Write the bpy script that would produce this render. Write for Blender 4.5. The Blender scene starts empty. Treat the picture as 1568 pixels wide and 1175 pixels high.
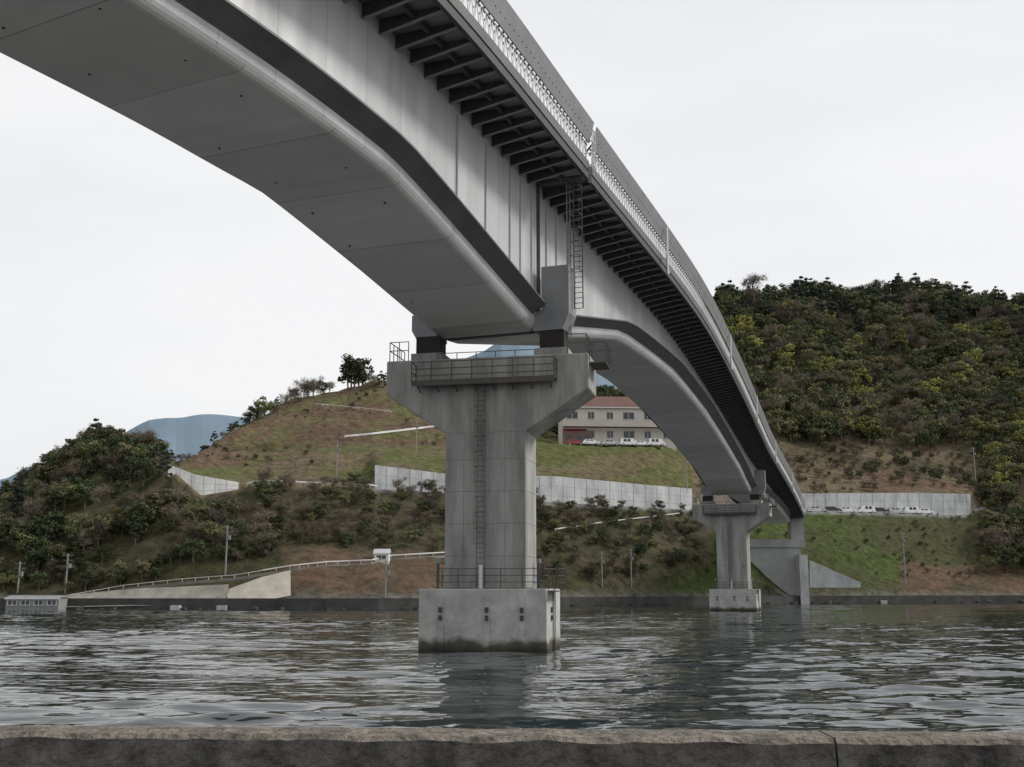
import bpy, math, random
import numpy as np
from mathutils import Vector, noise
from mathutils.bvhtree import BVHTree
random.seed(7)
sc=bpy.context.scene
sc.view_settings.view_transform='Standard'
sc.view_settings.look='None'
sc.view_settings.exposure=0
F=1700.0; TH=math.atan(315.5/F); CT=math.cos(TH); ST=math.sin(TH)
WZ=-3.45
def W(px,py,Y):
    "survey sighting (bearing, elevation) at forward distance Y -> world position"
    cx=(px-784)/F; cy=(587.5-py)/F
    d=Vector((cx,CT-cy*ST,ST+cy*CT))
    return d*(Y/d.y)
# ---------------------------------------------------------------- materials
def mat(name,col,rough=.8,metal=0.,spec=.3,var=.0,vscale=1.,bump=0.,bscale=5.,col2=None,objrand=0.,detail=6,stretch=None,stain=None):
    m=bpy.data.materials.new(name); m.use_nodes=True
    nt=m.node_tree; N=nt.nodes; L=nt.links
    b=N['Principled BSDF']
    b.inputs['Roughness'].default_value=rough; b.inputs['Metallic'].default_value=metal
    b.inputs['Specular IOR Level'].default_value=spec
    b.inputs['Base Color'].default_value=(*col,1)
    tc=N.new('ShaderNodeTexCoord'); src=tc.outputs['Object']
    if stretch:
        mp=N.new('ShaderNodeMapping'); mp.inputs['Scale'].default_value=stretch
        L.new(src,mp.inputs['Vector']); src=mp.outputs['Vector']
    out=None
    if var>0 or col2:
        n=N.new('ShaderNodeTexNoise'); n.inputs['Scale'].default_value=vscale; n.inputs['Detail'].default_value=detail
        n.inputs['Roughness'].default_value=.65
        L.new(src,n.inputs['Vector'])
        r=N.new('ShaderNodeMapRange'); r.inputs['From Min'].default_value=.3; r.inputs['From Max'].default_value=.7
        L.new(n.outputs['Fac'],r.inputs['Value'])
        mx=N.new('ShaderNodeMix'); mx.data_type='RGBA'
        c2=col2 if col2 else tuple(c*(1-var) for c in col)
        c1=col if col2 else tuple(min(1,c*(1+var)) for c in col)
        mx.inputs[6].default_value=(*c1,1); mx.inputs[7].default_value=(*c2,1)
        L.new(r.outputs[0],mx.inputs[0]); out=mx.outputs[2]
    if stain:
        sp=N.new('ShaderNodeSeparateXYZ'); L.new(tc.outputs['Object'],sp.inputs[0])
        n4=N.new('ShaderNodeTexNoise'); n4.inputs['Scale'].default_value=1.1; n4.inputs['Detail'].default_value=6; L.new(tc.outputs['Object'],n4.inputs['Vector'])
        ma=N.new('ShaderNodeMath'); ma.operation='MULTIPLY_ADD'; ma.inputs[1].default_value=-.9; L.new(n4.outputs['Fac'],ma.inputs[0]); L.new(sp.outputs[2],ma.inputs[2])
        for c0,lo,hi in (((.10,.095,.072,1),stain-.72,stain-.38),((.022,.02,.014,1),WZ-.5,WZ+.06)):
            mr=N.new('ShaderNodeMapRange'); mr.inputs['From Min'].default_value=lo; mr.inputs['From Max'].default_value=hi; mr.inputs['To Min'].default_value=1; mr.inputs['To Max'].default_value=0
            L.new(ma.outputs[0],mr.inputs['Value'])
            m5=N.new('ShaderNodeMix'); m5.data_type='RGBA'; L.new(mr.outputs[0],m5.inputs[0]); L.new(out,m5.inputs[6]); m5.inputs[7].default_value=c0; out=m5.outputs[2]
    if objrand>0:
        oi=N.new('ShaderNodeObjectInfo')
        r2=N.new('ShaderNodeMapRange'); r2.inputs['To Min'].default_value=1-objrand; r2.inputs['To Max'].default_value=1+objrand
        L.new(oi.outputs['Random'],r2.inputs['Value'])
        hs=N.new('ShaderNodeHueSaturation')
        L.new(r2.outputs[0],hs.inputs['Value'])
        if out: L.new(out,hs.inputs['Color'])
        else: hs.inputs['Color'].default_value=(*col,1)
        out=hs.outputs['Color']
    if out: L.new(out,b.inputs['Base Color'])
    if bump>0:
        n2=N.new('ShaderNodeTexNoise'); n2.inputs['Scale'].default_value=bscale; n2.inputs['Detail'].default_value=5
        L.new(src,n2.inputs['Vector'])
        bp=N.new('ShaderNodeBump'); bp.inputs['Strength'].default_value=bump; bp.inputs['Distance'].default_value=.1
        L.new(n2.outputs['Fac'],bp.inputs['Height']); L.new(bp.outputs[0],b.inputs['Normal'])
    return m

def steel_mat(name,c,panel,rough=.42,metal=.25,streak=.35,seam=-.4,pv=.16,bs=.6):
    "painted steel; UV = (station m, height m)"
    m=bpy.data.materials.new(name); m.use_nodes=True
    nt=m.node_tree; N=nt.nodes; L=nt.links; b=N['Principled BSDF']
    uv=N.new('ShaderNodeUVMap')
    sp=N.new('ShaderNodeSeparateXYZ'); L.new(uv.outputs[0],sp.inputs[0])
    dv=N.new('ShaderNodeMath'); dv.operation='DIVIDE'; dv.inputs[1].default_value=panel; L.new(sp.outputs[0],dv.inputs[0])
    fl=N.new('ShaderNodeMath'); fl.operation='FLOOR'; L.new(dv.outputs[0],fl.inputs[0])
    fr=N.new('ShaderNodeMath'); fr.operation='FRACT'; L.new(dv.outputs[0],fr.inputs[0])
    wn=N.new('ShaderNodeTexWhiteNoise'); wn.noise_dimensions='1D'; L.new(fl.outputs[0],wn.inputs['W'])
    lt=N.new('ShaderNodeMath'); lt.operation='LESS_THAN'; lt.inputs[1].default_value=.012; L.new(fr.outputs[0],lt.inputs[0])
    mp=N.new('ShaderNodeMapping'); mp.inputs['Scale'].default_value=(1.2,.08,1); L.new(uv.outputs[0],mp.inputs[0])
    n=N.new('ShaderNodeTexNoise'); n.inputs['Scale'].default_value=1.; n.inputs['Detail'].default_value=5; L.new(mp.outputs[0],n.inputs['Vector'])
    n3=N.new('ShaderNodeTexNoise'); n3.inputs['Scale'].default_value=.35; n3.inputs['Detail'].default_value=4; L.new(uv.outputs[0],n3.inputs['Vector'])
    a=N.new('ShaderNodeMath'); a.operation='MULTIPLY_ADD'; a.inputs[1].default_value=streak; a.inputs[2].default_value=1-streak*.5; L.new(n.outputs['Fac'],a.inputs[0])
    a2=N.new('ShaderNodeMath'); a2.operation='MULTIPLY_ADD'; a2.inputs[1].default_value=pv; L.new(wn.outputs['Value'],a2.inputs[0]); L.new(a.outputs[0],a2.inputs[2])
    a3=N.new('ShaderNodeMath'); a3.operation='MULTIPLY_ADD'; a3.inputs[1].default_value=seam; L.new(lt.outputs[0],a3.inputs[0]); L.new(a2.outputs[0],a3.inputs[2])
    a4=N.new('ShaderNodeMath'); a4.operation='MULTIPLY_ADD'; a4.inputs[1].default_value=.3; L.new(n3.outputs['Fac'],a4.inputs[0]); L.new(a3.outputs[0],a4.inputs[2])
    s=N.new('ShaderNodeMath'); s.operation='SUBTRACT'; s.inputs[1].default_value=.22; L.new(a4.outputs[0],s.inputs[0])
    vm=N.new('ShaderNodeVectorMath'); vm.operation='SCALE'; vm.inputs[0].default_value=c; L.new(s.outputs[0],vm.inputs['Scale'])
    L.new(vm.outputs[0],b.inputs['Base Color'])
    b.inputs['Roughness'].default_value=rough; b.inputs['Metallic'].default_value=metal
    mp2=N.new('ShaderNodeMapping'); mp2.inputs['Scale'].default_value=(.45,.10,1); L.new(uv.outputs[0],mp2.inputs[0])
    n2=N.new('ShaderNodeTexNoise'); n2.inputs['Scale'].default_value=1.; n2.inputs['Detail'].default_value=1.5; L.new(mp2.outputs[0],n2.inputs['Vector'])
    bp=N.new('ShaderNodeBump'); bp.inputs['Strength'].default_value=bs; bp.inputs['Distance'].default_value=.28
    L.new(n2.outputs['Fac'],bp.inputs['Height']); L.new(bp.outputs[0],b.inputs['Normal'])
    return m
M_web=steel_mat('steel_web',(.46,.465,.47),3.1,.40,.2,.4)
M_soff=steel_mat('steel_soffit',(.66,.64,.625),5.6,.6,.0,.22,-.4,.22,.3)
M_dark=mat('dark_steel',(.07,.07,.072),.6,.3,var=.2)
M_fin=mat('flange_steel',(.12,.12,.122),.55,.2,var=.2,vscale=.5)
M_gray=mat('gray_steel',(.22,.225,.23),.55,.2,var=.15,vscale=.8)
M_light=mat('galvanised_steel',(.55,.55,.54),.45,.4)
M_brown=mat('weathered_brown_steel',(.09,.08,.075),.6,.2,var=.2)
M_red=mat('bearing_dark',(.022,.016,.015),.6)
M_conc=mat('pier_concrete',(.275,.275,.26),.85,var=.42,vscale=.9,bump=.3,bscale=6,stretch=(1,1,.2),detail=9)
M_conc2=mat('pile_cap_concrete',(.38,.385,.365),.85,var=.28,vscale=.9,bump=.25,bscale=6,stain=-2.75,detail=9)
M_joint=mat('formwork_joint',(.13,.13,.12),.9)
M_wall=mat('retaining_concrete',(.42,.43,.43),.9,var=.3,vscale=.35,stretch=(1,1,.4))
M_asph=mat('asphalt',(.06,.06,.06),.9,var=.1,vscale=2)
M_white=mat('white_paint',(.7,.7,.69),.6)
# ---------------------------------------------------------------- mesh builder
class MB:
    def __init__(s): s.v=[];s.f=[];s.m=[];s.uv=[];s.mats=[]
    def mi(s,m):
        if m not in s.mats: s.mats.append(m)
        return s.mats.index(m)
    def face(s,pts,m,uv=None):
        i=len(s.v); s.v+= [tuple(p) for p in pts]; s.f.append(tuple(range(i,i+len(pts)))); s.m.append(s.mi(m))
        s.uv+= uv if uv else [(p[0],p[2]) for p in pts]
    def prism(s,a,b,m):
        n=len(a)
        for i in range(n):
            j=(i+1)%n; s.face([a[i],a[j],b[j],b[i]],m)
        s.face(list(reversed(a)),m); s.face(b,m)
    def box(s,o,X,Y,Z,m):
        o=Vector(o);X=Vector(X);Y=Vector(Y);Z=Vector(Z)
        a=[o,o+X,o+X+Y,o+Y]; s.prism(a,[p+Z for p in a],m)
    def bar(s,p,q,r,m,n=4):
        p=Vector(p);q=Vector(q);d=(q-p)
        if d.length<1e-6: return
        d.normalize(); u=d.cross(Vector((0,0,1)))
        if u.length<.05: u=d.cross(Vector((0,1,0)))
        u.normalize(); w=d.cross(u)
        c=[(u*math.cos(2*math.pi*(k+.5)/n)+w*math.sin(2*math.pi*(k+.5)/n))*r for k in range(n)]
        s.prism([p+x for x in c],[q+x for x in c],m)
    def rail(s,pts,h,step,r,m,rails=(1.,.55)):
        for a,b in zip(pts[:-1],pts[1:]):
            a=Vector(a);b=Vector(b);k=max(1,int(round((b-a).length/step)))
            for i in range(k+1):
                p=a.lerp(b,i/k); s.bar(p,p+Vector((0,0,h)),r*1.2,m)
            for t in rails: s.bar(a+Vector((0,0,h*t)),b+Vector((0,0,h*t)),r,m)
    def obj(s,name,parent=None,smooth=False,recalc=True):
        me=bpy.data.meshes.new(name); me.from_pydata(s.v,[],s.f)
        for m in s.mats: me.materials.append(m)
        me.polygons.foreach_set('material_index',s.m)
        ul=me.uv_layers.new(name='UVMap')
        ul.data.foreach_set('uv',[c for u in s.uv for c in u])
        if recalc:
            import bmesh
            bm=bmesh.new(); bm.from_mesh(me)
            bmesh.ops.remove_doubles(bm,verts=bm.verts,dist=1e-4)
            bmesh.ops.recalc_face_normals(bm,faces=bm.faces); bm.to_mesh(me); bm.free()
        if smooth:
            me.polygons.foreach_set('use_smooth',[True]*len(me.polygons))
        o=bpy.data.objects.new(name,me); sc.collection.objects.link(o)
        if parent: o.parent=parent
        return o
def empty(name):
    o=bpy.data.objects.new(name,None); sc.collection.objects.link(o); return o
def lerpt(tab,t):
    if t<=tab[0][0]: return tab[0][1]
    for (a,va),(b,vb) in zip(tab[:-1],tab[1:]):
        if t<=b: return va+(vb-va)*(t-a)/(b-a)
    return tab[-1][1]
# ---------------------------------------------------------------- bridge alignment
CP=[(-78,-50),(-54,-20),(-34.5,5),(-23.2,22),(-15.4,35),(-9.4,47),(-1.7,67.2),(10.6,100),(21.0,133),(31.2,167),(36.4,184),(53.5,238),(69,290),(84,345)]
pts=[]
for i in range(1,len(CP)-2):
    p0,p1,p2,p3=[Vector((*CP[j],0)) for j in (i-1,i,i+1,i+2)]
    for k in range(40):
        t=k/40
        pts.append(.5*((2*p1)+(-p0+p2)*t+(2*p0-5*p1+4*p2-p3)*t*t+(-p0+3*p1-3*p2+p3)*t**3))
pts.append(Vector((*CP[-2],0)))
S=[0]
for a,b in zip(pts[:-1],pts[1:]): S.append(S[-1]+(b-a).length)
def at_s(s):
    s=max(0,min(S[-1]-1e-3,s))
    lo,hi=0,len(S)-1
    while hi-lo>1:
        mid=(lo+hi)//2
        if S[mid]<=s: lo=mid
        else: hi=mid
    t=(s-S[lo])/(S[hi]-S[lo]); p=pts[lo].lerp(pts[hi],t)
    def tg(i): return (pts[min(len(pts)-1,i+1)]-pts[max(0,i-1)]).normalized()
    d=tg(lo).lerp(tg(hi),t).normalized()
    return p,d,Vector((d.y,-d.x,0))
def s_of_y(y):
    for i,p in enumerate(pts):
        if p.y>=y: return S[i]
    return S[-1]
PZ=[(-50,27.3),(10,28.5),(40,28.8),(67,28.6),(100,27.8),(133,26.8),(167,25.6),(184,24.9),(238,23.0),(290,21.6)]
SZ=[(-50,15.5),(-30,19),(0,20.1),(30,19.4),(45,18.75),(49,18.6),(67.2,15.6),(69,15.6),(85,19.0),(88,19.3),(105,19.9),(127,19.6),(150,18.4),(167,17.4),(184,15.4),(200,16.9),(238,17.2),(290,16.9)]
WL=[(0,4.5),(20,4.5),(36,4.3),(46,4.1),(50,3.85),(58,3.5),(67,3.3)]
def Zp(s): return lerpt(PZ,at_s(s)[0].y)
def Zs(s): return lerpt(SZ,at_s(s)[0].y)
def wl_(s): return lerpt(WL,at_s(s)[0].y)
def P(s,o,z):
    p,d,r=at_s(s); q=p+r*o; return Vector((q.x,q.y,z))
SJ=s_of_y(67.2); SJ2=s_of_y(184)
DT=3.05
bridge=empty('girder_bridge')
def loft(mb,s0,s1,prof,mats,step=1.5,caps=True):
    n=max(1,int((s1-s0)/step)); prev=None
    for i in range(n+1):
        s=s0+(s1-s0)*i/n; pr=prof(s)
        cur=[P(s,o,z) for o,z in pr]
        if prev:
            m=len(cur)
            for k in range(m):
                j=(k+1)%len(cur)
                mt=mats[k] if isinstance(mats,list) else mats
                if mt is M_soff: u=lambda s_,k_,pr_: (s_,pr_[k_%len(pr_)][0])
                else: u=lambda s_,k_,pr_: (s_,pr_[k_%len(pr_)][1])
                mb.face([prev[k],prev[j],cur[j],cur[k]],mt,[u(ps,k,ppr),u(ps,j,ppr),u(s,j,pr),u(s,k,pr)])
        elif caps: mb.face(cur,M_gray)
        prev=cur;ps=s;ppr=pr
    if caps: mb.face(prev,M_gray)
def gprof(s):
    z=Zs(s); t=Zp(s)-DT-.3; R=.48; w=3.3; wl=wl_(s)
    an=[math.pi/2*k/5 for k in range(6)]
    arc=[(w-R+R*math.cos(a),z+R-R*math.sin(a)) for a in an]
    arl=[(-wl+R-R*math.cos(a),z+R-R*math.sin(a)) for a in reversed(an)]
    return [(-wl,t),(w,t)]+arc+arl
gm=[M_gray,M_web]+[M_web,M_web,M_soff,M_soff,M_soff]+[M_soff]+[M_soff,M_soff,M_soff,M_web,M_web]+[M_web]
segs=[(0,SJ-.35),(SJ+.35,S[-1])]
for i,(a,b) in enumerate(segs):
    mb=MB(); loft(mb,a,b,gprof,gm); o=mb.obj('box_girder_%d'%i,bridge)
    mb=MB(); loft(mb,a,b,lambda s:[(-6.5,Zp(s)-DT-.24),(6.5,Zp(s)-DT-.24),(6.5,Zp(s)-DT),(-6.5,Zp(s)-DT)],M_gray); mb.obj('deck_slab_%d'%i,bridge)
    mb=MB()
    for sg in (1,-1):
        loft(mb,a,b,lambda s:[(sg*6.5,Zp(s)-3.6),(sg*6.72,Zp(s)-3.6),(sg*6.72,Zp(s)-3.1),(sg*6.5,Zp(s)-3.1)],M_dark)
        loft(mb,a,b,lambda s:[(sg*6.503,Zp(s)-3.09),(sg*6.78,Zp(s)-3.09),(sg*6.78,Zp(s)-2.5),(sg*6.503,Zp(s)-2.5)],M_fin)
        loft(mb,a,b,lambda s:[(sg*5.0,Zp(s)-DT-.6),(sg*5.15,Zp(s)-DT-.6),(sg*5.15,Zp(s)-DT-.26),(sg*5.0,Zp(s)-DT-.26)],M_dark)
        loft(mb,a,b,lambda s:[(sg*6.6,Zp(s)-1.42),(sg*6.7,Zp(s)-1.42),(sg*6.7,Zp(s)-1.34),(sg*6.6,Zp(s)-1.34)],M_light)
    mb.obj('edge_beam_%d'%i,bridge)
    mb=MB()
    for sg in (1,-1):
        loft(mb,a,b,lambda s:[(sg*6.75,Zp(s)-1.3),(sg*6.82,Zp(s)-1.3),(sg*7.15,Zp(s)),(sg*7.08,Zp(s))],M_gray)
    mb.obj('parapet_panel_%d'%i,bridge)
    e0=a; e1=b
    if i==0: e1=b-.8
    else: e0=a+1.2
    mb=MB()
    for sg in (1,-1):
        def fp(s):
            w=3.302 if sg>0 else wl_(s)+.002
            z=Zs(s); return [(sg*w,z+.78),(sg*(w+.88),z+1.34),(sg*(w+.88),z+1.44),(sg*w,z+1.46)]
        loft(mb,e0,e1,fp,M_fin)
    mb.obj('lower_flange_%d'%i,bridge)
    mb=MB(); s=a+.6
    while s<b-.3:
        zt=Zp(s)-DT-.26
        for sg in (1,-1):
            w0=3.31 if sg>0 else wl_(s)+.01
            pr=[(w0,zt),(6.49,zt),(6.49,zt-.2),(w0,zt-.75)]
            A=[P(s-.035,sg*o,z) for o,z in pr]; B=[P(s+.035,sg*o,z) for o,z in pr]; mb.prism(A,B,M_dark)
            mb.box(P(s-.1,sg*w0,zt-.77),P(s+.1,sg*w0,0)-P(s-.1,sg*w0,0),P(s-.1,sg*6.49,.53)-P(s-.1,sg*w0,0),(0,0,.02),M_gray)
        s+=1.5
    mb.obj('cantilever_bracket_%d'%i,bridge)
    mb=MB(); s=a+.2; st=.62
    while s<b-st:
        for sg in (1,-1):
            zb=Zp(s)-2.5; zt=Zp(s)-1.4
            mb.bar(P(s,sg*6.65,zb),P(s+st/2,sg*6.65,zt),.03,M_light,3)
            mb.bar(P(s+st/2,sg*6.65,zt),P(s+st,sg*6.65,zb),.03,M_light,3)
            mb.bar(P(s,sg*6.65,zb),P(s,sg*6.68,zt),.035,M_light,3)
            mb.bar(P(s,sg*6.35,zt-.05),P(s,sg*6.95,zt+.65),.06,M_dark,4)
        s+=st
    mb.obj('lattice_railing_%d'%i,bridge)
mb=MB()
for k in (-13,-9,-5.2,-3.4,-1.4,1.4,3.4,6):
    s=SJ+k
    mb.box(P(s,3.301,Zs(s)+1.55),P(s+.03,3.301,0)-P(s,3.301,0),P(s,3.40,0)-P(s,3.301,0),(0,0,Zp(s)-4.2-Zs(s)-1.55),M_web)
mb.obj('web_stiffeners',bridge)
mb=MB()
s=8
rs=random.Random(11)
while s<SJ-4:
    for o in (-2.3,1.7):
        if rs.random()<.75:
            q=P(s+rs.uniform(-.5,.5),o,Zs(s)); mb.bar(q+Vector((0,0,.05)),q-Vector((0,0,.035)),.05,M_dark,8)
    s+=3.7
mb.obj('soffit_drain_holes',bridge)
mb=MB()
for yc in (85,118,150,185,225,260):
    s=s_of_y(yc); z=Zp(s)
    mb.bar(P(s,7.25,z-.4),P(s,7.25,z-3.9),.09,M_light,8); mb.bar(P(s,6.72,z-2.9),P(s,7.25,z-2.9),.05,M_light)
    mb.bar(P(s,7.25,z-3.9),P(s,7.25,z-4.2),.14,M_light,8)
mb.obj('drain_pipes',bridge)
mb=MB()
for o in (5.6,6.15):
    mb.bar(P(SJ+.1,o,16.9),P(SJ+.1,o,25.4),.05,M_brown)
z=16.9
while z<25.3:
    mb.bar(P(SJ+.1,5.6,z),P(SJ+.1,6.15,z),.025,M_brown); z+=.33
z=19.2
while z<25.2:
    for a0,b0 in (((5.6,0),(5.6,-.7)),((5.6,-.7),(6.15,-.7)),((6.15,-.7),(6.15,0))):
        mb.bar(P(SJ+.1+a0[1],a0[0],z),P(SJ+.1+b0[1],b0[0],z),.025,M_brown)
    z+=.9
for o in (5.6,6.15): mb.bar(P(SJ-.6,o,19.2),P(SJ-.6,o,25.1),.02,M_brown)
for o in (5.1,5.3): mb.bar(P(SJ+.3,o,15),P(SJ+.3,o,25.2),.06,M_gray)
mb.rail([P(SJ-.35,7,25.6),P(SJ+.35,7,25.6)],2.6,.4,.04,M_light,(1,.7,.4,.1))
mb.rail([P(SJ-.35,6.2,25.6),P(SJ-.35,7,25.6)],2.6,.4,.04,M_light,(1,.7,.4,.1))
mb.obj('access_ladder',bridge)
mb=MB()
for sj in (SJ,SJ2):
    zs=Zs(sj)
    for sg in (1,-1):
        pr=[(3.75,zs+3.9),(5.5,zs+3.9),(5.5,zs+.9),(5.1,zs-.1),(3.2,zs-.1),(3.31,zs+1.),(3.75,zs+1.2)] if sg>0 else [(3.35,zs+1.6),(5.0,zs+1.6),(5.0,zs+.6),(4.6,zs-.1),(3.2,zs-.1)]
        mb.prism([P(sj-.75,sg*o,z) for o,z in pr],[P(sj+.75,sg*o,z) for o,z in pr],M_gray)
mb.obj('bearing_housing',bridge)
mb=MB(); loft(mb,0,S[-1],lambda s:[(-6.2,Zp(s)-DT+.04),(6.2,Zp(s)-DT+.04),(6.2,Zp(s)-DT+.07),(-6.2,Zp(s)-DT+.07)],M_asph); mb.obj('road_surface',bridge)
# ---------------------------------------------------------------- piers
def pier(name,cx,cy,rot,bear_z):
    root=empty(name); R=Vector((math.cos(rot),-math.sin(rot),0)); D=Vector((math.sin(rot),math.cos(rot),0)); O=Vector((cx,cy,0))
    def Q(a,b,z): return O+R*a+D*b+Vector((0,0,z))
    mb=MB()
    hw=6.25;t=13.8
    sh=[(-2.45,0.05),(2.45,.05),(2.45,9.2),(hw,11.7),(hw,t),(-hw,t),(-hw,11.7),(-2.45,9.2)]
    mb.prism([Q(a,-1.65,z) for a,z in sh],[Q(a,1.65,z) for a,z in sh],M_conc)
    o=mb.obj('pier_shaft',root)
    bv=o.modifiers.new('b','BEVEL'); bv.width=.08; bv.segments=2; bv.limit_method='ANGLE'
    mb=MB()
    for z in (1.9,3.8,5.7,7.6,9.2):
        mb.box(Q(-2.35,-1.655,z),R*4.7,D*.004,(0,0,.022),M_joint)
        mb.box(Q(2.452,-1.55,z),R*.004,D*3.1,(0,0,.022),M_joint)
    for x in (-1.3,1.2): mb.box(Q(x,-1.6545,.4),R*.02,D*.004,(0,0,8.8),M_joint)
    mb.obj('formwork_joints',root)
    mb=MB()
    a=3.78
    mb.box(Q(-a,-2.3,-7),R*2*a,D*4.6,(0,0,7.05),M_conc2)
    o=mb.obj('pile_cap',root)
    bv=o.modifiers.new('b','BEVEL'); bv.width=.07; bv.segments=2
    mb=MB()
    for x in (-2.45,.3,2.35):
        mb.box(Q(x-.18,-2.35,WZ-1),R*.36,D*.049,(0,0,4.1),M_conc2)
        for z in (-1.3,-1.75): mb.box(Q(x-.1,-2.45,z),R*.2,D*.08,(0,0,.3),M_dark)
    for z in (-1.3,-1.75): mb.box(Q(a+.003,-1.0,z),R*.1,D*.3,(0,0,.3),M_dark)
    mb.box(Q(a+.003,-.4,WZ-1),R*.06,D*.4,(0,0,4.3),M_conc2)
    mb.obj('fender_bars',root)
    mb=MB()
    for sg in (-1,1):
        x=sg*3.9
        mb.box(Q(x-1.0,-1.0,t+.003),R*2.0,D*2.0,(0,0,.55),M_conc)
        mb.box(Q(x-.75,-.75,t+.56),R*1.5,D*1.5,(0,0,max(.2,bear_z-t-.7)),M_red)
    mb.obj('bearings',root)
    mb=MB()
    mb.rail([Q(-6.1,-1.5,t),Q(-4.9,-1.5,t)],1.2,.8,.03,M_brown); mb.rail([Q(-6.1,-1.5,t),Q(-6.1,1.5,t)],1.2,.8,.03,M_brown)
    mb.rail([Q(6.1,-1.5,t),Q(6.1,1.5,t)],1.2,.8,.03,M_brown); mb.rail([Q(5.0,-1.5,t),Q(6.1,-1.5,t)],1.2,.8,.03,M_brown)
    mb.rail([Q(-3,-1.6,t),Q(3,-1.6,t)],.35,1.3,.03,M_brown,(1,))
    g0,g1=-4.35,4.35
    mb.box(Q(g0,-2.6,12.2),R*(g1-g0),D*.94,(0,0,.07),M_brown)
    mb.box(Q(g0,-2.62,12.0),R*(g1-g0),D*.05,(0,0,.34),M_brown)
    mb.rail([Q(g0,-2.6,12.2),Q(g1,-2.6,12.2)],1.25,1.3,.035,M_brown,(1.,.66,.33))
    for x in (g0,g1): mb.rail([Q(x,-2.6,12.2),Q(x,-1.7,12.2)],1.25,.9,.035,M_brown,(1.,.5))
    for k in range(8):
        x=g0+.3+k*(g1-g0-.6)/7; mb.bar(Q(x,-2.55,12.2),Q(x,-1.66,11.75),.04,M_brown)
    mb.box(Q(6.26,-1.4,13.2),R*1.0,D*2.2,(0,0,.08),M_brown); mb.rail([Q(7.26,-1.4,13.28),Q(7.26,.8,13.28)],1.2,.8,.03,M_brown); mb.rail([Q(6.26,-1.4,13.28),Q(7.26,-1.4,13.28)],1.2,.8,.03,M_brown)
    for x in (-.45,.05): mb.bar(Q(x,-1.85,.1),Q(x,-1.85,12.2),.03,M_brown)
    z=.3
    while z<12.1: mb.bar(Q(-.45,-1.85,z),Q(.05,-1.85,z),.02,M_brown); z+=.3
    z=2.6
    while z<12:
        for p,q in (((-.45,-1.85),(-.45,-2.5)),((-.45,-2.5),(.05,-2.5)),((.05,-2.5),(.05,-1.85))):
            mb.bar(Q(p[0],p[1],z),Q(q[0],q[1],z),.018,M_brown)
        z+=.9
    for x in (-.45,-.2,.05): mb.bar(Q(x,-2.5,2.6),Q(x,-2.5,12.),.015,M_brown)
    mb.obj('inspection_gallery',root)
    mb=MB()
    mb.rail([Q(-2.75,-2.1,.05),Q(3.6,-2.1,.05),Q(3.6,2.1,.05),Q(-3.6,2.1,.05)],1.15,1.25,.03,M_brown,(1.,.66,.33))
    mb.rail([Q(3.85,-2.0,.0),Q(4.4,-2.0,.0),Q(4.4,.3,.0),Q(3.85,.3,.0)],1.2,.6,.03,M_brown,(1.,.66,.33))
    mb.box(Q(3.79,-2.05,-.12),R*.65,D*2.4,(0,0,.06),M_brown)
    for x in (-2.7,3.3):
        mb.bar(Q(x,-2.1,.05),Q(x,-2.1,1.5),.09,M_brown,8); mb.bar(Q(x,-2.1,1.5),Q(x,-2.1,1.75),.14,M_gray,8)
    mb.bar(Q(-.1,-2.2,.05),Q(-.1,-2.2,1.4),.12,M_light,8)
    mb.bar(Q(3.0,-1.9,.05),Q(3.0,-1.9,1.5),.13,M_light,8)
    for dz in (-1.2,.4): mb.bar(Q(3.9,-.2+dz*.3,WZ),Q(3.9,-.2+dz*.3,.1),.025,M_brown)
    mb.obj('cap_railing',root)
    return root
pier('bridge_pier',-1.25,67.2,math.radians(12),15.6)
pier('bridge_pier',36.2,183.5,math.radians(21),15.4)
# ---------------------------------------------------------------- terrain
C=[(-1500,200,905,230,895,260,890,889,300,885,330,880,380,875),
(-500,195,905,215,890,240,875,874,270,868,300,862,340,858),
(-200,195,905,215,885,235,855,854,255,840,275,832,300,828),
(-60,197,905,213,873,230,838,836,248,818,262,808,280,803),
(0,198,905,213,865,230,825,823,248,803,262,790,280,784),
(80,198,905,213,855,230,800,798,245,758,256,735,272,725),
(150,198,905,213,850,232,780,778,246,715,256,695,270,684),
(205,198,905,213,850,235,765,763,248,715,258,698,272,690),
(245,198,905,214,850,236,742,728,250,718,262,714,280,712),
(258,198,905,214,850,236,728,713,250,712,265,711,300,711),
(300,198,905,216,845,238,762,729,255,716,280,708,320,702),
(368,198,903,218,842,245,750,741,265,718,300,690,350,650),
(376,198,903,218,842,245,745,743,266,716,302,690,352,648),
(430,198,903,220,840,248,745,742,275,708,320,665,370,625),
(500,198,903,222,840,252,748,746,280,690,330,640,390,600),
(565,199,903,224,840,256,750,748,282,690,330,640,395,588),
(574,199,903,224,840,257,752,714,282,690,330,640,395,588),
(680,204,903,228,845,262,759,727,287,690,332,645,400,595),
(850,232,902,250,848,275,772,731,300,682,335,676,400,612),
(1000,250,902,265,845,290,779,745,312,682,348,674,430,600),
(1060,256,902,272,848,298,783,750,325,700,390,620,470,530),
(1110,265,902,280,850,306,785,754,335,705,420,570,500,458),
(1225,282,902,300,850,325,786,757,350,718,430,580,510,456),
(1400,292,902,315,850,338,789,756,365,722,440,585,520,450),
(1490,297,902,320,850,343,791,758,370,724,440,590,520,466),
(1506,298,902,322,848,345,780,778,372,724,442,590,520,466),
(1568,300,902,325,848,348,776,774,375,720,445,590,525,464),
(1900,310,900,340,840,365,770,768,400,700,460,560,540,436),
(2600,330,900,360,840,400,780,778,440,720,500,640,580,560),
(3600,350,900,390,860,430,830,828,480,800,540,770,620,740)]
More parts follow.
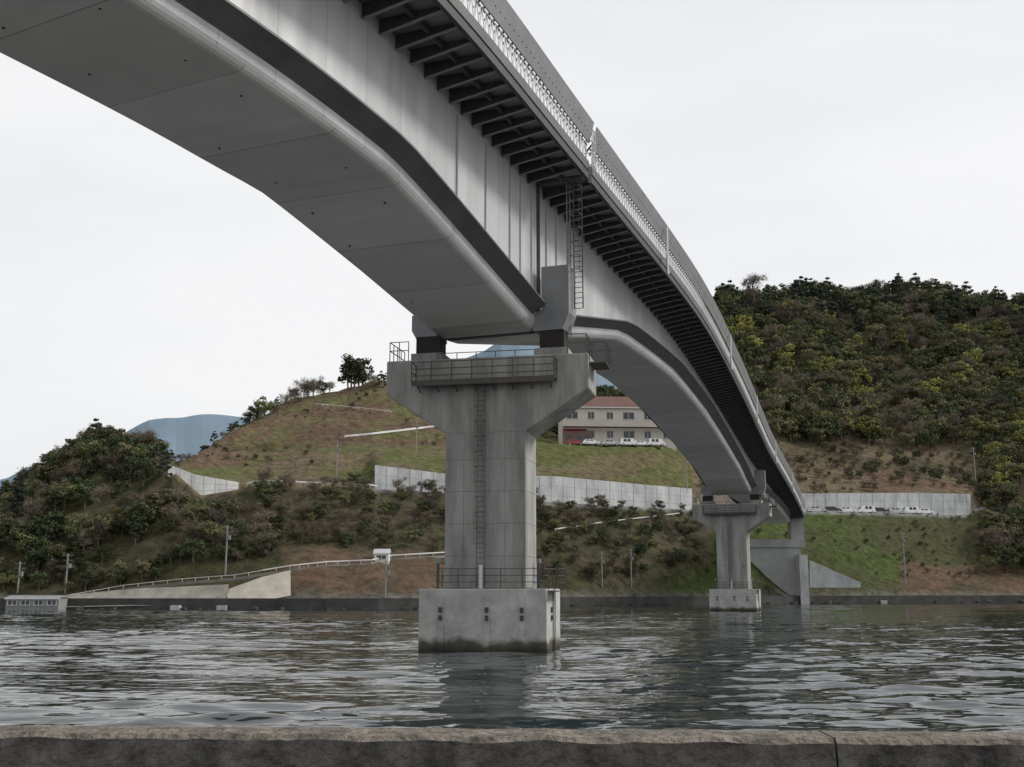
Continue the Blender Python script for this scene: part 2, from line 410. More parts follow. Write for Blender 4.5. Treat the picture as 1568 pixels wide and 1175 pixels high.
def crow(px):
    if px<=C[0][0]: return C[0][1:]
    for a,b in zip(C[:-1],C[1:]):
        if px<=b[0]:
            t=(px-a[0])/(b[0]-a[0]); return [x+(y-x)*t for x,y in zip(a[1:],b[1:])]
    return C[-1][1:]
def keys(px):
    Ysh,py3,Ym,pym,Yw,pyb,pyt,Y7,py7,Y8,py8,Y9,py9=crow(px)
    def w(Y,py): return W(px,py,Y)
    def wz(Y,z): v=W(px,900,Y); v.z=z; return v
    kb=w(Yw,pyb)
    kt=w(Yw+.5,pyt); k9=w(Y9,py9)
    return [wz(Ysh-1.,-9),wz(Ysh,-2.0),wz(Ysh+4.5,-1.75),w(Ysh+7,py3),w(Ym,pym),wz(Yw-6,kb.z-.1),kb,kt,
            w(Y7,py7),w(Y8,py8),k9,wz(Y9+90,k9.z*.9),wz(Y9+400,k9.z*.3),wz(1500,4),wz(5200,2)]
SUB=[1,1,1,8,10,1,1,8,18,26,6,4,3,2]
NZ=[0,0,0,.2,1,.1,0,0,.6,1,1,1,1,1,0]
pxs=[]; x=-1500
while x<=3600:
    pxs.append(x); x+= 6 if -120<=x<1700 else 40
rows=[]
for i,n in enumerate(SUB):
    for k in range(n): rows.append((i,k/n))
rows.append((len(SUB)-1,1.))
tv=[];grid=[]
for ci,px in enumerate(pxs):
    K=keys(px); col=[]
    for (i,t) in rows:
        p=K[i].lerp(K[i+1],t); a=NZ[i]+(NZ[i+1]-NZ[i])*t
        if a>0:
            nn=noise.fractal(Vector((p.x*.03,p.y*.03,0)),1.,2.,5)*3.2+noise.noise(Vector((p.x*.25,p.y*.25,3)))*.6
            kf=i+t
            if 290<px<690 and 8<=kf<=10: nn+=math.sin(kf*16+noise.noise(Vector((p.x*.02,0,0)))*3)*1.5*min(1,(kf-8)*3,(10-kf)*3)
            p=p+Vector((0,0,nn*a))
        col.append(len(tv)); tv.append(p)
    grid.append(col)
GR=(.058,.078,.024);GR2=(.090,.098,.036);SO=(.110,.074,.050);BR=(.125,.098,.062);FO=(.048,.048,.024);SC=(.068,.060,.036);PAV=(.2,.2,.19)
def mixc(a,b,t): t=max(0,min(1,t)); return tuple(x+(y-x)*t for x,y in zip(a,b))
def zone(px,kf,p):
    n=noise.noise(Vector((p.x*.05,p.y*.05,p.z*.12))); n2=noise.noise(Vector((p.x*.15,p.y*.15,p.z*.4)))
    if kf<1: return (.03,.03,.028)
    if kf<2.1: return (.11,.105,.09)
    if kf<5:
        if px<430: return mixc(FO,SC,.5+n)
        if px<700:
            return mixc(SO,SC,.25+n2) if kf<3.95 else SC
        if px<960: return mixc(SC,FO,.4+n*1.5)
        if px<1090: return mixc(SC,GR,(px-940)/120+n*.8) if kf<3.6 else mixc(SC,GR,.15+n)
        if px<1380: return mixc(GR,SC,min(.8,.3+n*1.5+n2*.9))
        return mixc(SO,SC,.2+n2+n) if kf<3.95+n*.5 else mixc(GR,SC,.65)
    if kf<=6: return PAV if px>570 else BR
    if kf<8.0:
        if px<250: return FO
        if px<590: return mixc(BR,GR2,.45+n*1.6+n2*.8)
        if px<1060: return mixc(GR2,BR,min(.8,.25+n*1.5+n2))
        return mixc(BR,SO,.4+n*2)
    if px<250: return FO
    if px<700:
        st=math.sin(kf*16+1.2+n*1.5)
        c=mixc(BR,SO,.75) if st>.1 else mixc(BR,GR2,.55)
        return mixc(c,GR2,min(.6,.08+n*1.6+n2*1.))
    if px<1060: return mixc(GR2,FO,(kf-8.9)*3)
    if kf<8.6: return mixc(BR,SC,.5+n*2)
    return FO
me=bpy.data.meshes.new('hillside_terrain')
tf=[]
for a in range(len(grid)-1):
    for b in range(len(rows)-1):
        tf.append((grid[a][b],grid[a+1][b],grid[a+1][b+1],grid[a][b+1]))
me.from_pydata([tuple(v) for v in tv],[],tf)
ca=me.color_attributes.new('Col','FLOAT_COLOR','POINT'); buf=[]
for ci,px in enumerate(pxs):
    for ri,(i,t) in enumerate(rows):
        buf+= [*zone(px,i+t,tv[grid[ci][ri]]),1]
ca.data.foreach_set('color',buf)
me.polygons.foreach_set('use_smooth',[True]*len(tf))
mt=bpy.data.materials.new('hillside'); mt.use_nodes=True
N=mt.node_tree.nodes;L=mt.node_tree.links;b=N['Principled BSDF'];b.inputs['Roughness'].default_value=.95;b.inputs['Specular IOR Level'].default_value=.1
at=N.new('ShaderNodeAttribute');at.attribute_name='Col'
tc=N.new('ShaderNodeTexCoord')
n1=N.new('ShaderNodeTexNoise');n1.inputs['Scale'].default_value=.5;n1.inputs['Detail'].default_value=8;n1.inputs['Roughness'].default_value=.8;L.new(tc.outputs['Object'],n1.inputs['Vector'])
r=N.new('ShaderNodeMapRange');r.inputs['From Min'].default_value=.3;r.inputs['From Max'].default_value=.7;r.inputs['To Min'].default_value=.25;r.inputs['To Max'].default_value=1.8;L.new(n1.outputs['Fac'],r.inputs['Value'])
vm=N.new('ShaderNodeVectorMath');vm.operation='SCALE';L.new(at.outputs['Color'],vm.inputs[0]);L.new(r.outputs[0],vm.inputs['Scale']);L.new(vm.outputs[0],b.inputs['Base Color'])
bp=N.new('ShaderNodeBump');bp.inputs['Distance'].default_value=1.;bp.inputs['Strength'].default_value=.8;L.new(n1.outputs['Fac'],bp.inputs['Height']);L.new(bp.outputs[0],b.inputs['Normal'])
me.materials.append(mt)
terr=bpy.data.objects.new('hillside_terrain',me); sc.collection.objects.link(terr)
bvh=BVHTree.FromPolygons([tuple(v) for v in tv],tf)
def ground(x,y):
    h=bvh.ray_cast(Vector((x,y,500)),Vector((0,0,-1)))
    return h[0] if h[0] else Vector((x,y,0))
def hit(px,py):
    d=W(px,py,1).normalized(); h=bvh.ray_cast(Vector((0,0,0)),d)
    return h[0] if h[0] else W(px,py,300)
mb=MB(); M_sea=mat('dark_sea_wall',(.05,.05,.047),.85,var=.4,vscale=.4)
prev=None
for px in range(-1480,3560,20):
    Ys=crow(px)[0]
    a=W(px,900,Ys-1.6);a.z=WZ-2; b_=W(px,900,Ys-1.1);b_.z=-1.75+.25; c=W(px,900,Ys-.2);c.z=-1.5; d=W(px,900,Ys+.1); d.z=-2.3
    cur=[a,b_,c,d]
    if prev:
        for k in range(3): mb.face([prev[k],cur[k],cur[k+1],prev[k+1]],M_sea)
    prev=cur
rr=random.Random(3)
for k in range(260):
    px=rr.uniform(-200,1700); Ys=crow(px)[0]; g=W(px,900,Ys-1.9-rr.random()*1.2); s=rr.uniform(.25,.8)
    if rr.random()<.5: continue
    a=rr.uniform(0,3); R=Vector((math.cos(a),math.sin(a),rr.uniform(-.3,.3)))*s*1.5; D=Vector((-math.sin(a),math.cos(a),rr.uniform(-.2,.2)))*s
    g.z=WZ-.35; mb.box(g,R,D,(rr.uniform(-.1,.1),0,s*.9+.2),M_sea)
for px in (262,333,1348):
    Ys=crow(px)[0]; g=W(px,900,Ys-2.6); g.z=WZ-.5; mb.box(g,(1.6,0,0),(0,1.3,0),(0,0,1.25),M_wall)
mb.obj('shore_sea_wall')
def retwall(p0,p1,step=6):
    mb=MB(); prev=None; px=p0; k=0
    while px<=p1:
        K=keys(px); bt=K[6]+Vector((0,-.45,-.5)); tp=K[7]+Vector((0,-.1,.25)); tb=K[7]+Vector((0,.3,.25)); bb=K[7]+Vector((0,.3,-1))
        cur=[bt,tp,tb,bb]
        if prev:
            for q in range(3): mb.face([prev[q],cur[q],cur[q+1],prev[q+1]],M_wall)
            if k%3==0: mb.bar(bt+Vector((0,-.02,0)),tp+Vector((0,-.02,0)),.05,M_gray)
            for t in (.33,.66): mb.bar(prev[0].lerp(prev[1],t)+Vector((0,.02,0)),bt.lerp(tp,t)+Vector((0,.02,0)),.04,M_gray)
        else: mb.face(cur,M_wall)
        prev=cur; px+=step;k+=1
    mb.face(prev,M_wall)
    return mb.obj('retaining_wall')
retwall(258,370);retwall(574,1060);retwall(1210,1490)
def guard(pp,h=.9,step=3.,bh=.3):
    mb=MB(); pp=[Vector(p) for p in pp]
    mb.rail(pp,h,step,.05,M_white,())
    for a,b in zip(pp[:-1],pp[1:]):
        mb.box(a+Vector((0,-.05,h-bh)),b-a,(0,.06,0),(0,0,bh),M_white)
    return mb.obj('guard_rail')
guard([keys(px)[5]+Vector((0,.5,0)) for px in range(370,576,12)])
guard([keys(px)[5]+Vector((0,.3,0)) for px in range(1215,1496,12)],.55,3.,.12)
def seg_hits(path,n=4):
    o=[]
    for (a,ya),(b2,yb) in zip(path[:-1],path[1:]):
        for k in range(n): o.append(hit(a+(b2-a)*k/n,ya+(yb-ya)*k/n))
    o.append(hit(*path[-1])); return o
lp=seg_hits([(100,918),(190,902),(280,892),(360,886),(445,872),(500,866),(570,863),(600,856),(685,851)])
M_rw=mat('old_concrete',(.20,.19,.165),.9,var=.4,vscale=.3)
M_bg=mat('beige_concrete',(.36,.33,.28),.9,var=.2,vscale=.4)
mb=MB()
for a,b2 in zip(lp[:-1],lp[1:]):
    mb.face([a+Vector((0,-.5,.1)),b2+Vector((0,-.5,.1)),b2+Vector((0,2.5,.2)),a+Vector((0,2.5,.2))],M_rw)
    mb.face([a+Vector((0,-.5,-.8)),b2+Vector((0,-.5,-.8)),b2+Vector((0,-.5,.1)),a+Vector((0,-.5,.1))],M_rw)
mb.obj('shore_path')
guard([p+Vector((0,-.4,.1)) for p in lp[14:]],.7,3,.22)
guard([p+Vector((0,-.4,.1)) for p in lp[:15]],.6,3,.1)
guard([p+Vector((0,-.3,.2)) for p in seg_hits([(528,672),(570,668),(620,662),(676,655)])],.7,3,.5)
guard([p+Vector((0,-.3,.2)) for p in seg_hits([(485,622),(520,625),(560,629),(600,634)])],.6,3,.12)
guard([p+Vector((0,-.3,.2)) for p in seg_hits([(850,815),(930,803),(1000,795),(1040,790)])],.6,3,.25)
mb=MB()
for seg in ([(95,930,912,197),(200,928,902,197),(350,925,895,198)],[(348,922,903,197.4),(400,921,884,197.6),(445,912,873,199)]):
    for a,b2 in zip(seg[:-1],seg[1:]):
        A=W(a[0],a[1],a[3]-.5);B=W(b2[0],b2[1],b2[3]-.5);Cc=W(b2[0],b2[2],b2[3]+4);Dd=W(a[0],a[2],a[3]+4)
        mb.face([A,B,Cc,Dd],M_rw if seg[0][0]<300 else M_bg)
mb.obj('sloped_quay_wall')
M_pole=mat('pole_concrete',(.25,.25,.24),.8)
def pole(px,pyt,pyb):
    g=hit(px,pyb); top=W(px,pyt,g.y); h=top.z-g.z
    mb=MB(); mb.bar(g-Vector((0,0,.5)),g+Vector((0,0,h)),.15,M_pole,8)
    for dz in (.4,1.2): mb.bar(g+Vector((-.9,0,h-dz)),g+Vector((.9,0,h-dz)),.05,M_pole)
    for x in (-.8,-.3,.3,.8): mb.bar(g+Vector((x,0,h-.4)),g+Vector((x,0,h-.2)),.05,M_pole)
    mb.box(g+Vector((.15,-.25,h-2.6)),(.5,0,0),(0,.5,0),(0,0,.8),M_pole)
    mb.obj('utility_pole')
for a in ((27,860,908),(100,848,908),(345,805,880),(590,858,915),(515,675,738),(637,640,692),(967,840,900),(922,845,900),(1387,815,895),(1495,685,748),(1052,690,752)): pole(*a)
mb=MB()
Ya=at_s(S[-1]-1.5)[0].y
def wb(p0,p1,t0,t1,Y,m,thick=3):
    a=W(p0,t1,Y);b2=W(p1,t1,Y);c=W(p0,t0,Y)
    mb.box(a,(b2.x-a.x,0,0),(0,thick,0),(0,0,c.z-a.z),m)
M_abt=mat('abutment_concrete',(.34,.35,.34),.9,var=.2,vscale=.3)
wb(1147,1230,838,912,Ya-4,M_abt,5); wb(1140,1233,826,838.2,Ya-4.6,M_abt,6)
wb(1227,1240,850,925,Ya-9,M_wall,4); wb(1212,1232,780,835,Ya-3,M_abt,3)
mb.prism([W(1240,858,Ya-3),W(1318,892,Ya-3),W(1318,900,Ya-3),W(1240,900,Ya-3)],[W(1240,858,Ya-2),W(1318,892,Ya-2),W(1318,900,Ya-2),W(1240,900,Ya-2)],M_wall)
mb.prism([W(1147,868,Ya-3),W(1090,870,Ya-3),W(1052,893,Ya-3),W(1147,893,Ya-3)],[W(1147,868,Ya-2),W(1090,870,Ya-2),W(1052,893,Ya-2),W(1147,893,Ya-2)],M_wall)
mb.obj('bridge_abutment')
# ---------------------------------------------------------------- buildings
M_cream=mat('cream_render',(.52,.49,.43),.85,var=.08,vscale=.3); M_roof=mat('brown_roof',(.12,.065,.05),.7,var=.2,vscale=.6,stretch=(3,.2,1))
M_glass=mat('window_glass',(.02,.025,.03),.1,spec=.6); M_pink=mat('lower_cladding',(.20,.12,.11),.8); M_redp=mat('red_banner',(.22,.02,.03),.6)
def house(name,o,X,D,h,roofh,floors,nwin,cream,roofm,eave=.8):
    root=empty(name); mb=MB(); o=Vector(o);Xv=Vector(X);n=Xv.normalized();Dv=Vector((-n.y,n.x,0))*D;Z=Vector((0,0,1))
    mb.box(o-Z*2,Xv,Dv,Z*(h+2),cream); mb.obj('walls',root)
    mb=MB(); a=o+Z*(h+.003)-n*eave-Dv.normalized()*eave; XX=Xv+n*2*eave; DD=Dv+Dv.normalized()*2*eave
    A=[a,a+DD,a+DD*.5+Z*roofh]; mb.prism(A,[p+XX for p in A],roofm)
    mb.box(a-Z*.25,XX,Dv.normalized()*.1,Z*.25,M_white)
    mb.obj('roof',root)
    mb=MB(); fh=h/floors; w=Xv.length
    for f in range(floors):
        for k in range(nwin):
            x=(k+.5)*w/nwin; ww=1.0 if k%3 else 1.7
            ww=min(ww,w/nwin*.35)
            p=o+n*(x-ww)+Z*(f*fh+fh*.38)-Dv.normalized()*.04
            mb.box(p,n*2*ww,Dv.normalized()*.03,Z*fh*.36,M_glass)
            for q in (0,ww-.04,2*ww-.08): mb.box(p+n*q-Dv.normalized()*.05,n*.08,Dv.normalized()*.04,Z*fh*.36,M_white)
            mb.box(p-Dv.normalized()*.12-Z*.1-n*.1,n*(2*ww+.2),Dv.normalized()*.12,Z*.09,M_white)
    mb.obj('windows',root); return root
o=W(862,681,318); hs=house('apartment_house',o,(33,2.5,0),11,11.,4.2,2,6,M_cream,M_roof)
mb=MB(); n=Vector((33,2.5,0)).normalized(); q=o+Vector((0,-.15,0))
mb.box(q+Vector((-.05,-.1,4.0)),n*7,(0,.12,0),(0,0,.6),M_redp); mb.box(q+Vector((-.1,-.3,0)),n*8.5,(0,.2,0),(0,0,3.9),M_pink)
for k in range(3): mb.box(q+n*(1+2.6*k)+Vector((0,-.36,.3)),n*1.8,(0,.05,0),(0,0,2.4),M_glass)
mb.box(q+Vector((0,-2.2,4.9)),n*33,(0,2.05,0),(0,0,.18),M_roof)
mb.obj('ground_floor_cladding',hs)
g=hit(583,862); house('boat_hut',g+Vector((-1.3,0,0)),(2.8,0,0),2.4,1.9,.8,1,1,M_white,M_wall,.2)
g=W(8,933,193); house('harbour_shed',g,(9,0,0),4,1.9,.4,1,4,mat('shed_cladding',(.22,.23,.22),.7),M_gray,.2)
# ---------------------------------------------------------------- vehicles
def car(name,pos,ang,col,van=False,k=1.15):
    root=empty(name); Wd=1.7
    body=mat('car_paint',col,.25,.1,spec=.6); tyre=M_dark
    R=Vector((math.cos(ang),math.sin(ang),0));D=Vector((-R.y,R.x,0));O=Vector(pos)
    def Q(a,b,z): return O+(R*a+D*b+Vector((0,0,z)))*k
    low=[(-2.15,.35),(2.1,.35),(2.15,.75),(1.9,.92),(1.1,1.0),(-2.0,1.02),(-2.18,.8)]
    cab=[(1.15,1.0),(.35,1.5),(-1.5,1.5),(-1.95,1.02)] if not van else [(1.75,1.0),(1.2,1.85),(-1.95,1.87),(-2.05,1.02)]
    mb=MB(); mb.prism([Q(a,-Wd/2,z) for a,z in low],[Q(a,Wd/2,z) for a,z in low],body)
    ins=.12
    mb.prism([Q(a,-Wd/2+ins,z+.003) for a,z in cab],[Q(a,Wd/2-ins,z+.003) for a,z in cab],body); mb.obj('body',root)
    mb=MB(); top=cab[1][1]
    for sd in (-1,1):
        y=sd*(Wd/2-ins+.01)
        for x0,x1 in ((-1.35,-.45),(-.35,.5)):
            mb.face([Q(x0,y,1.08),Q(x1,y,1.08),Q(x1-.12,y,top-.1),Q(x0+.1,y,top-.1)],M_glass)
    for (p0,p1,e) in ((cab[0],cab[1],.02),(cab[3],cab[2],-.02)):
        a0=p0[0]+(p1[0]-p0[0])*.12+e;z0=p0[1]+(p1[1]-p0[1])*.15;a1=p0[0]+(p1[0]-p0[0])*.88+e;z1=p0[1]+(p1[1]-p0[1])*.88
        mb.face([Q(a0,-.65,z0),Q(a0,.65,z0),Q(a1,.6,z1),Q(a1,-.6,z1)],M_glass)
    mb.obj('windows',root)
    mb=MB()
    for x in (-1.35,1.35):
        for sd in (-1,1): mb.bar(Q(x,sd*.68,.32),Q(x,sd*.87,.32),.32*k,tyre,14); mb.bar(Q(x,sd*.872,.32),Q(x,sd*.885,.32),.17*k,M_light,10)
    mb.obj('wheels',root)
WH=(.8,.8,.8);SI=(.5,.51,.53);BK=(.02,.02,.025)
for px,col,vn in ((1254,SI,0),(1278,BK,0),(1301,WH,0),(1330,WH,1),(1352,BK,0),(1376,SI,0),(1398,WH,1),(1421,WH,0)):
    K=keys(px); p=K[5].lerp(K[6],.4); g=ground(p.x,p.y); car('parked_car',g,random.choice((.1,-.05,math.pi+.1)),col,vn,1.2)
for px,col in ((880,(.3,.03,.04)),(905,WH),(962,WH),(982,WH),(1005,WH),(935,SI)):
    p=W(px,683,313); g=ground(p.x,p.y); g.z=max(g.z,p.z-.2); car('parked_car',g,.1,col,px in (962,1005))
# ---------------------------------------------------------------- trees
def leafmat(n,c,c2): return mat(n,c,.8,spec=.15,vscale=1.1,col2=c2,objrand=.45)
LM=[leafmat('leaf_dark',(.066,.084,.038),(.034,.044,.022)),leafmat('leaf_mid',(.125,.132,.050),(.066,.073,.031)),  # foliage colours, lightened to stand in for distance haze
    leafmat('leaf_spring',(.25,.24,.065),(.14,.14,.042)),leafmat('twig_brown',(.170,.142,.105),(.098,.083,.062)),leafmat('leaf_pine',(.040,.054,.032),(.022,.031,.021)),
    leafmat('leaf_olive',(.155,.145,.070),(.084,.080,.042))]
M_bark=mat('bark',(.11,.092,.072),.95,var=.3)
def make_tree(name,lm,kind,seed):
    rnd=random.Random(seed); mb=MB(); H=7.
    tips=[]
    p=Vector((0,0,-.6)); 
    top=H*(.9 if kind=='pine' else .55)
    q=Vector((rnd.uniform(-.3,.3),rnd.uniform(-.3,.3),top*.5)); mb.bar(p,q,.2,M_bark,5); q2=q+Vector((rnd.uniform(-.4,.4),rnd.uniform(-.4,.4),top*.5)); mb.bar(q,q2,.13,M_bark,5)
    nl=13
    for k in range(nl):
        a=2.4*k+rnd.uniform(-.4,.4)
        if kind=='pine':
            t=.3+.68*k/nl; ln=2.0*(1.15-t)+.3; st=p.lerp(q2,t); e=st+Vector((math.cos(a)*ln,math.sin(a)*ln,rnd.uniform(-.1,.5)))
        else:
            t=.45+.55*k/nl; ln=rnd.uniform(1.1,2.5); st=p.lerp(q2,t); e=st+Vector((math.cos(a)*ln,math.sin(a)*ln,rnd.uniform(.1,2.6)))
        mb.bar(st,e,.06,M_bark,4); tips.append((e,rnd.uniform(.7,1.25) if kind!='pine' else rnd.uniform(.5,.85)))
    tips.append((q2+Vector((0,0,.7)),1.2 if kind!='pine' else .6))
    if kind=='bare':
        for e,r in tips:
            for _ in range(40):
                d=Vector((rnd.gauss(0,1),rnd.gauss(0,1),rnd.gauss(.5,1))).normalized()*rnd.uniform(.6,1.9)
                s0=e+Vector((rnd.gauss(0,.4),rnd.gauss(0,.4),rnd.gauss(-.3,.4)))
                w=Vector((rnd.uniform(-1,1),rnd.uniform(-1,1),rnd.uniform(-1,1))).normalized()*.06
                mb.face([s0-w,s0+w,s0+d+w*.3],lm)
                m=s0+d*.5; d2=Vector((rnd.gauss(0,1),rnd.gauss(0,1),rnd.gauss(.6,1))).normalized()*.7
                mb.face([m-w,m+w,m+d2],lm)
    else:
        for e,r in tips:
            nq=62 if kind!='pine' else 55
            for _ in range(nq):
                d=Vector((rnd.gauss(0,1),rnd.gauss(0,1),rnd.gauss(0,.8))).normalized()*r*rnd.uniform(.5,1.12)
                d.z*=.75 if kind!='pine' else .6
                c=e+d; nrm=(d.normalized()+Vector((rnd.uniform(-.7,.7),rnd.uniform(-.7,.7),rnd.uniform(-.3,.9)))).normalized()
                u=nrm.cross(Vector((rnd.uniform(-1,1),rnd.uniform(-1,1),rnd.uniform(-1,1)))).normalized(); w=nrm.cross(u)
                s=rnd.uniform(.14,.33)
                mb.face([c-u*s,c+w*s*.8,c+u*s,c-w*s*.7],lm)
    me_o=mb.obj(name,None,recalc=False); sc.collection.objects.unlink(me_o)
    return me_o
trees=bpy.data.collections.new('tree_stock')
specs=[(0,'round'),(0,'round'),(1,'round'),(1,'round'),(2,'round'),(3,'bare'),(3,'bare'),(3,'bare'),(4,'pine'),(5,'round'),(5,'round')]
for i,(m,k) in enumerate(specs):
    trees.objects.link(make_tree('stock_tree_%02d'%i,LM[m],k,100+i))
def scatter(name,P_):
    me=bpy.data.meshes.new(name); me.from_pydata([tuple(p[0]) for p in P_],[],[])
    for an,ty,ix in (('scl','FLOAT',1),('rot','FLOAT',2),('idx','INT',3)):
        a=me.attributes.new(an,ty,'POINT'); a.data.foreach_set('value',[p[ix] for p in P_])
    o=bpy.data.objects.new(name,me); sc.collection.objects.link(o)
    ng=bpy.data.node_groups.new(name,'GeometryNodeTree')
    ng.interface.new_socket('Geometry',in_out='INPUT',socket_type='NodeSocketGeometry'); ng.interface.new_socket('Geometry',in_out='OUTPUT',socket_type='NodeSocketGeometry')
    N=ng.nodes;L=ng.links
    gi=N.new('NodeGroupInput');go=N.new('NodeGroupOutput');ip=N.new('GeometryNodeInstanceOnPoints');ci=N.new('GeometryNodeCollectionInfo')
    ci.inputs['Collection'].default_value=trees; ci.inputs['Separate Children'].default_value=True; ci.inputs['Reset Children'].default_value=True
    def na(nm,ty):
        n=N.new('GeometryNodeInputNamedAttribute'); n.data_type=ty; n.inputs['Name'].default_value=nm
        return [s for s in n.outputs if s.enabled and s.name=='Attribute'][0]
    ip.inputs['Pick Instance'].default_value=True
    cx=N.new('ShaderNodeCombineXYZ'); L.new(na('rot','FLOAT'),cx.inputs[2]); er=N.new('FunctionNodeEulerToRotation'); L.new(cx.outputs[0],er.inputs[0])
    L.new(er.outputs[0],ip.inputs['Rotation']); L.new(na('scl','FLOAT'),ip.inputs['Scale']); L.new(na('idx','INT'),ip.inputs['Instance Index'])
    L.new(gi.outputs[0],ip.inputs['Points']); L.new(ci.outputs[0],ip.inputs['Instance']); L.new(ip.outputs[0],go.inputs[0])
    m=o.modifiers.new('scatter','NODES'); m.node_group=ng
    return o
FL=[];FR=[];SCR=[]
for ci in range(len(grid)-1):
    px=pxs[ci]
    if px<-420 or px>1960: continue
    for ri,(i,t) in enumerate(rows[:-1]):
        kf=i+t; a=tv[grid[ci][ri]];b2=tv[grid[ci+1][ri]];c=tv[grid[ci][ri+1]];d=tv[grid[ci+1][ri+1]]
        if kf<3 or kf>=11: continue
        area=((b2-a).cross(c-a)).length
        dens=0;lst=SCR;ch=[0];sl=(1,1)
        cl=noise.noise(Vector((a.x*.03,a.y*.03,a.z*.03)))
        if px<246:
            lst=FL;ch=[0,0,1,2,0,9,5,6,1,0,8,10] if cl<.15 else [0,1,9,2,0,10]
            if 3.2<kf<5 or kf>=6.95: dens=.07;sl=(.6,1.05)
            if kf<3.6: dens=.1; sl=(.3,.65)
        elif px<700:
            if (3.9 if px>430 else 3.25)<kf<(4.6 if px<385 else 5): dens=.10;lst=SCR;ch=[5,6,7,1,0,5,10,6,3,5];sl=(.4,.85) if px<430 else (.3,.62)
            elif 7<=kf<10 and cl>.05: dens=.022;lst=SCR;ch=[5,6,1,9,7];sl=(.1,.32)
            elif 10<=kf<11: dens=.01;lst=SCR;ch=[0,1,5,8];sl=(.4,.7)
        elif px<1075:
            if 3.1<kf<5: dens=.10 if (px<980 or kf>3.5) else .03;lst=SCR;ch=[5,6,9,1,0,7,5,10];sl=(.22,.58)
            elif kf>=9: dens=.045;lst=FR;ch=[0,1,2,5,6,9];sl=(.6,1.0)
        elif px<1500:
            if 3.3<kf<5 : dens=.03 if px<1380 else .05;lst=SCR;ch=[5,1,2,9];sl=(.08,.28)
            if kf>=8.2: dens=.036;lst=FR;sl=(.95,1.6)
            elif 7<=kf<8.2: dens=.05;lst=SCR;ch=[5,6,9,1];sl=(.2,.55)
        else:
            if kf>=3.5 and not 4.95<kf<7.0: dens=.045;lst=FR;sl=(.8,1.35)
        if lst is FR:
            if kf>9.5: ch=[8,8,0,1,9,2] if cl>-.1 else [0,5,6,1,8]
            else: ch=[5,6,9,10,5,1,2,3,0] if cl<.05 else [1,2,3,9,4,0,10,1,5]
        if dens<=0: continue
        n=area*dens; k=int(n)+(1 if random.random()<n-int(n) else 0)
        for _ in range(k):
            u,v=random.random(),random.random()
            p=a.lerp(b2,u).lerp(c.lerp(d,u),v)
            idx=random.choice(ch)
            lst.append((p,random.uniform(*sl)*(1.1 if idx==8 else 1),random.uniform(0,6.28),idx))
def acc(px,py,h,idx,lst):
    g=hit(px,py); lst.append((g-Vector((0,0,.3)),h/7.,random.uniform(0,6),idx))
for px,py,h,idx in ((533,592,8,8),(543,592,10.5,0),(549,592,10,8),(556,592,9,0),(538,592,9,0),(570,594,6,5),(583,594,6,8),(395,643,6,3),(405,640,8,2),(388,645,6,0),(378,650,5,0),(440,624,6,6),(465,612,8,5),(480,607,8,7),(492,604,6,0),(505,602,5,6),(452,617,7,7),(472,610,7,6),
    (1155,455,8,5),(420,634,5,5),(212,700,8,5),(222,705,8,6)):
    acc(px,py,h,idx,SCR)
for px,py,h,idx in ((100,745,4.5,4),(190,810,4,4),(180,800,3.5,4),(75,780,4,4),(230,705,6,5),(238,708,5,6)): acc(px,py,h,idx,FL)
for px,py,h,idx in ((1205,490,10,4),(1270,500,9,4),(1490,570,11,4),(1475,585,10,4),(1530,760,9,4),(1540,740,8,4),(1520,520,10,4),(1560,490,9,4),(1320,540,8,4)): acc(px,py,h,idx,FR)
scatter('left_hill_forest',FL);scatter('right_hill_forest',FR);scatter('hillside_scrub',SCR)
# ---------------------------------------------------------------- far mountains
M_far=mat('distant_mountain',(.17,.225,.28),1.,spec=0,var=.12,vscale=.004)  # blue aerial haze is painted into the base colour
mb=MB(); sky_=[(-1500,760),(-700,760),(-300,790),(-60,765),(0,735),(45,712),(70,720),(130,700),(180,668),(215,650),(245,641),(310,635),(365,637),(430,650),(520,640),(620,590),(720,545),(770,524),(800,516),(835,528),(900,560),(1000,600),(1200,640),(1600,650),(2600,700)]
prev=None
for k in range(300):
    px=-1500+k*13.5; py=lerpt(sky_,px)+noise.fractal(Vector((px*.02,0,0)),1,2,4)*5
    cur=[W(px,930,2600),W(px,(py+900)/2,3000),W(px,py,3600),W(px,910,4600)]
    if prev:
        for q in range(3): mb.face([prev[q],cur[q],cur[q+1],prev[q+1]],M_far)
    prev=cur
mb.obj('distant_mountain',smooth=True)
# ---------------------------------------------------------------- water
m=bpy.data.materials.new('sea_water');m.use_nodes=True;N=m.node_tree.nodes;L=m.node_tree.links;b=N['Principled BSDF']
b.inputs['Base Color'].default_value=(.018,.025,.026,1);b.inputs['Roughness'].default_value=.03;b.inputs['IOR'].default_value=1.6
tc=N.new('ShaderNodeTexCoord')
mp=N.new('ShaderNodeMapping');mp.inputs['Scale'].default_value=(.4,1.1,1);mp.inputs['Rotation'].default_value=(0,0,.08);L.new(tc.outputs['Object'],mp.inputs['Vector'])
n=N.new('ShaderNodeTexNoise');n.inputs['Scale'].default_value=2.2;n.inputs['Detail'].default_value=1.5;L.new(mp.outputs[0],n.inputs['Vector'])
bp=N.new('ShaderNodeBump');bp.inputs['Strength'].default_value=1.;bp.inputs['Distance'].default_value=.045;L.new(n.outputs['Fac'],bp.inputs['Height']);L.new(bp.outputs[0],b.inputs['Normal'])
Y=[5.]
while Y[-1]<330: Y.append(Y[-1]*1.0055)
Y=np.array(Y); U=np.linspace(-.8,.8,560)
YY,UU=np.meshgrid(Y,U,indexing='ij'); XX=YY*UU
dY=YY*.0055
rg=np.random.RandomState(5); Z=np.zeros_like(XX)
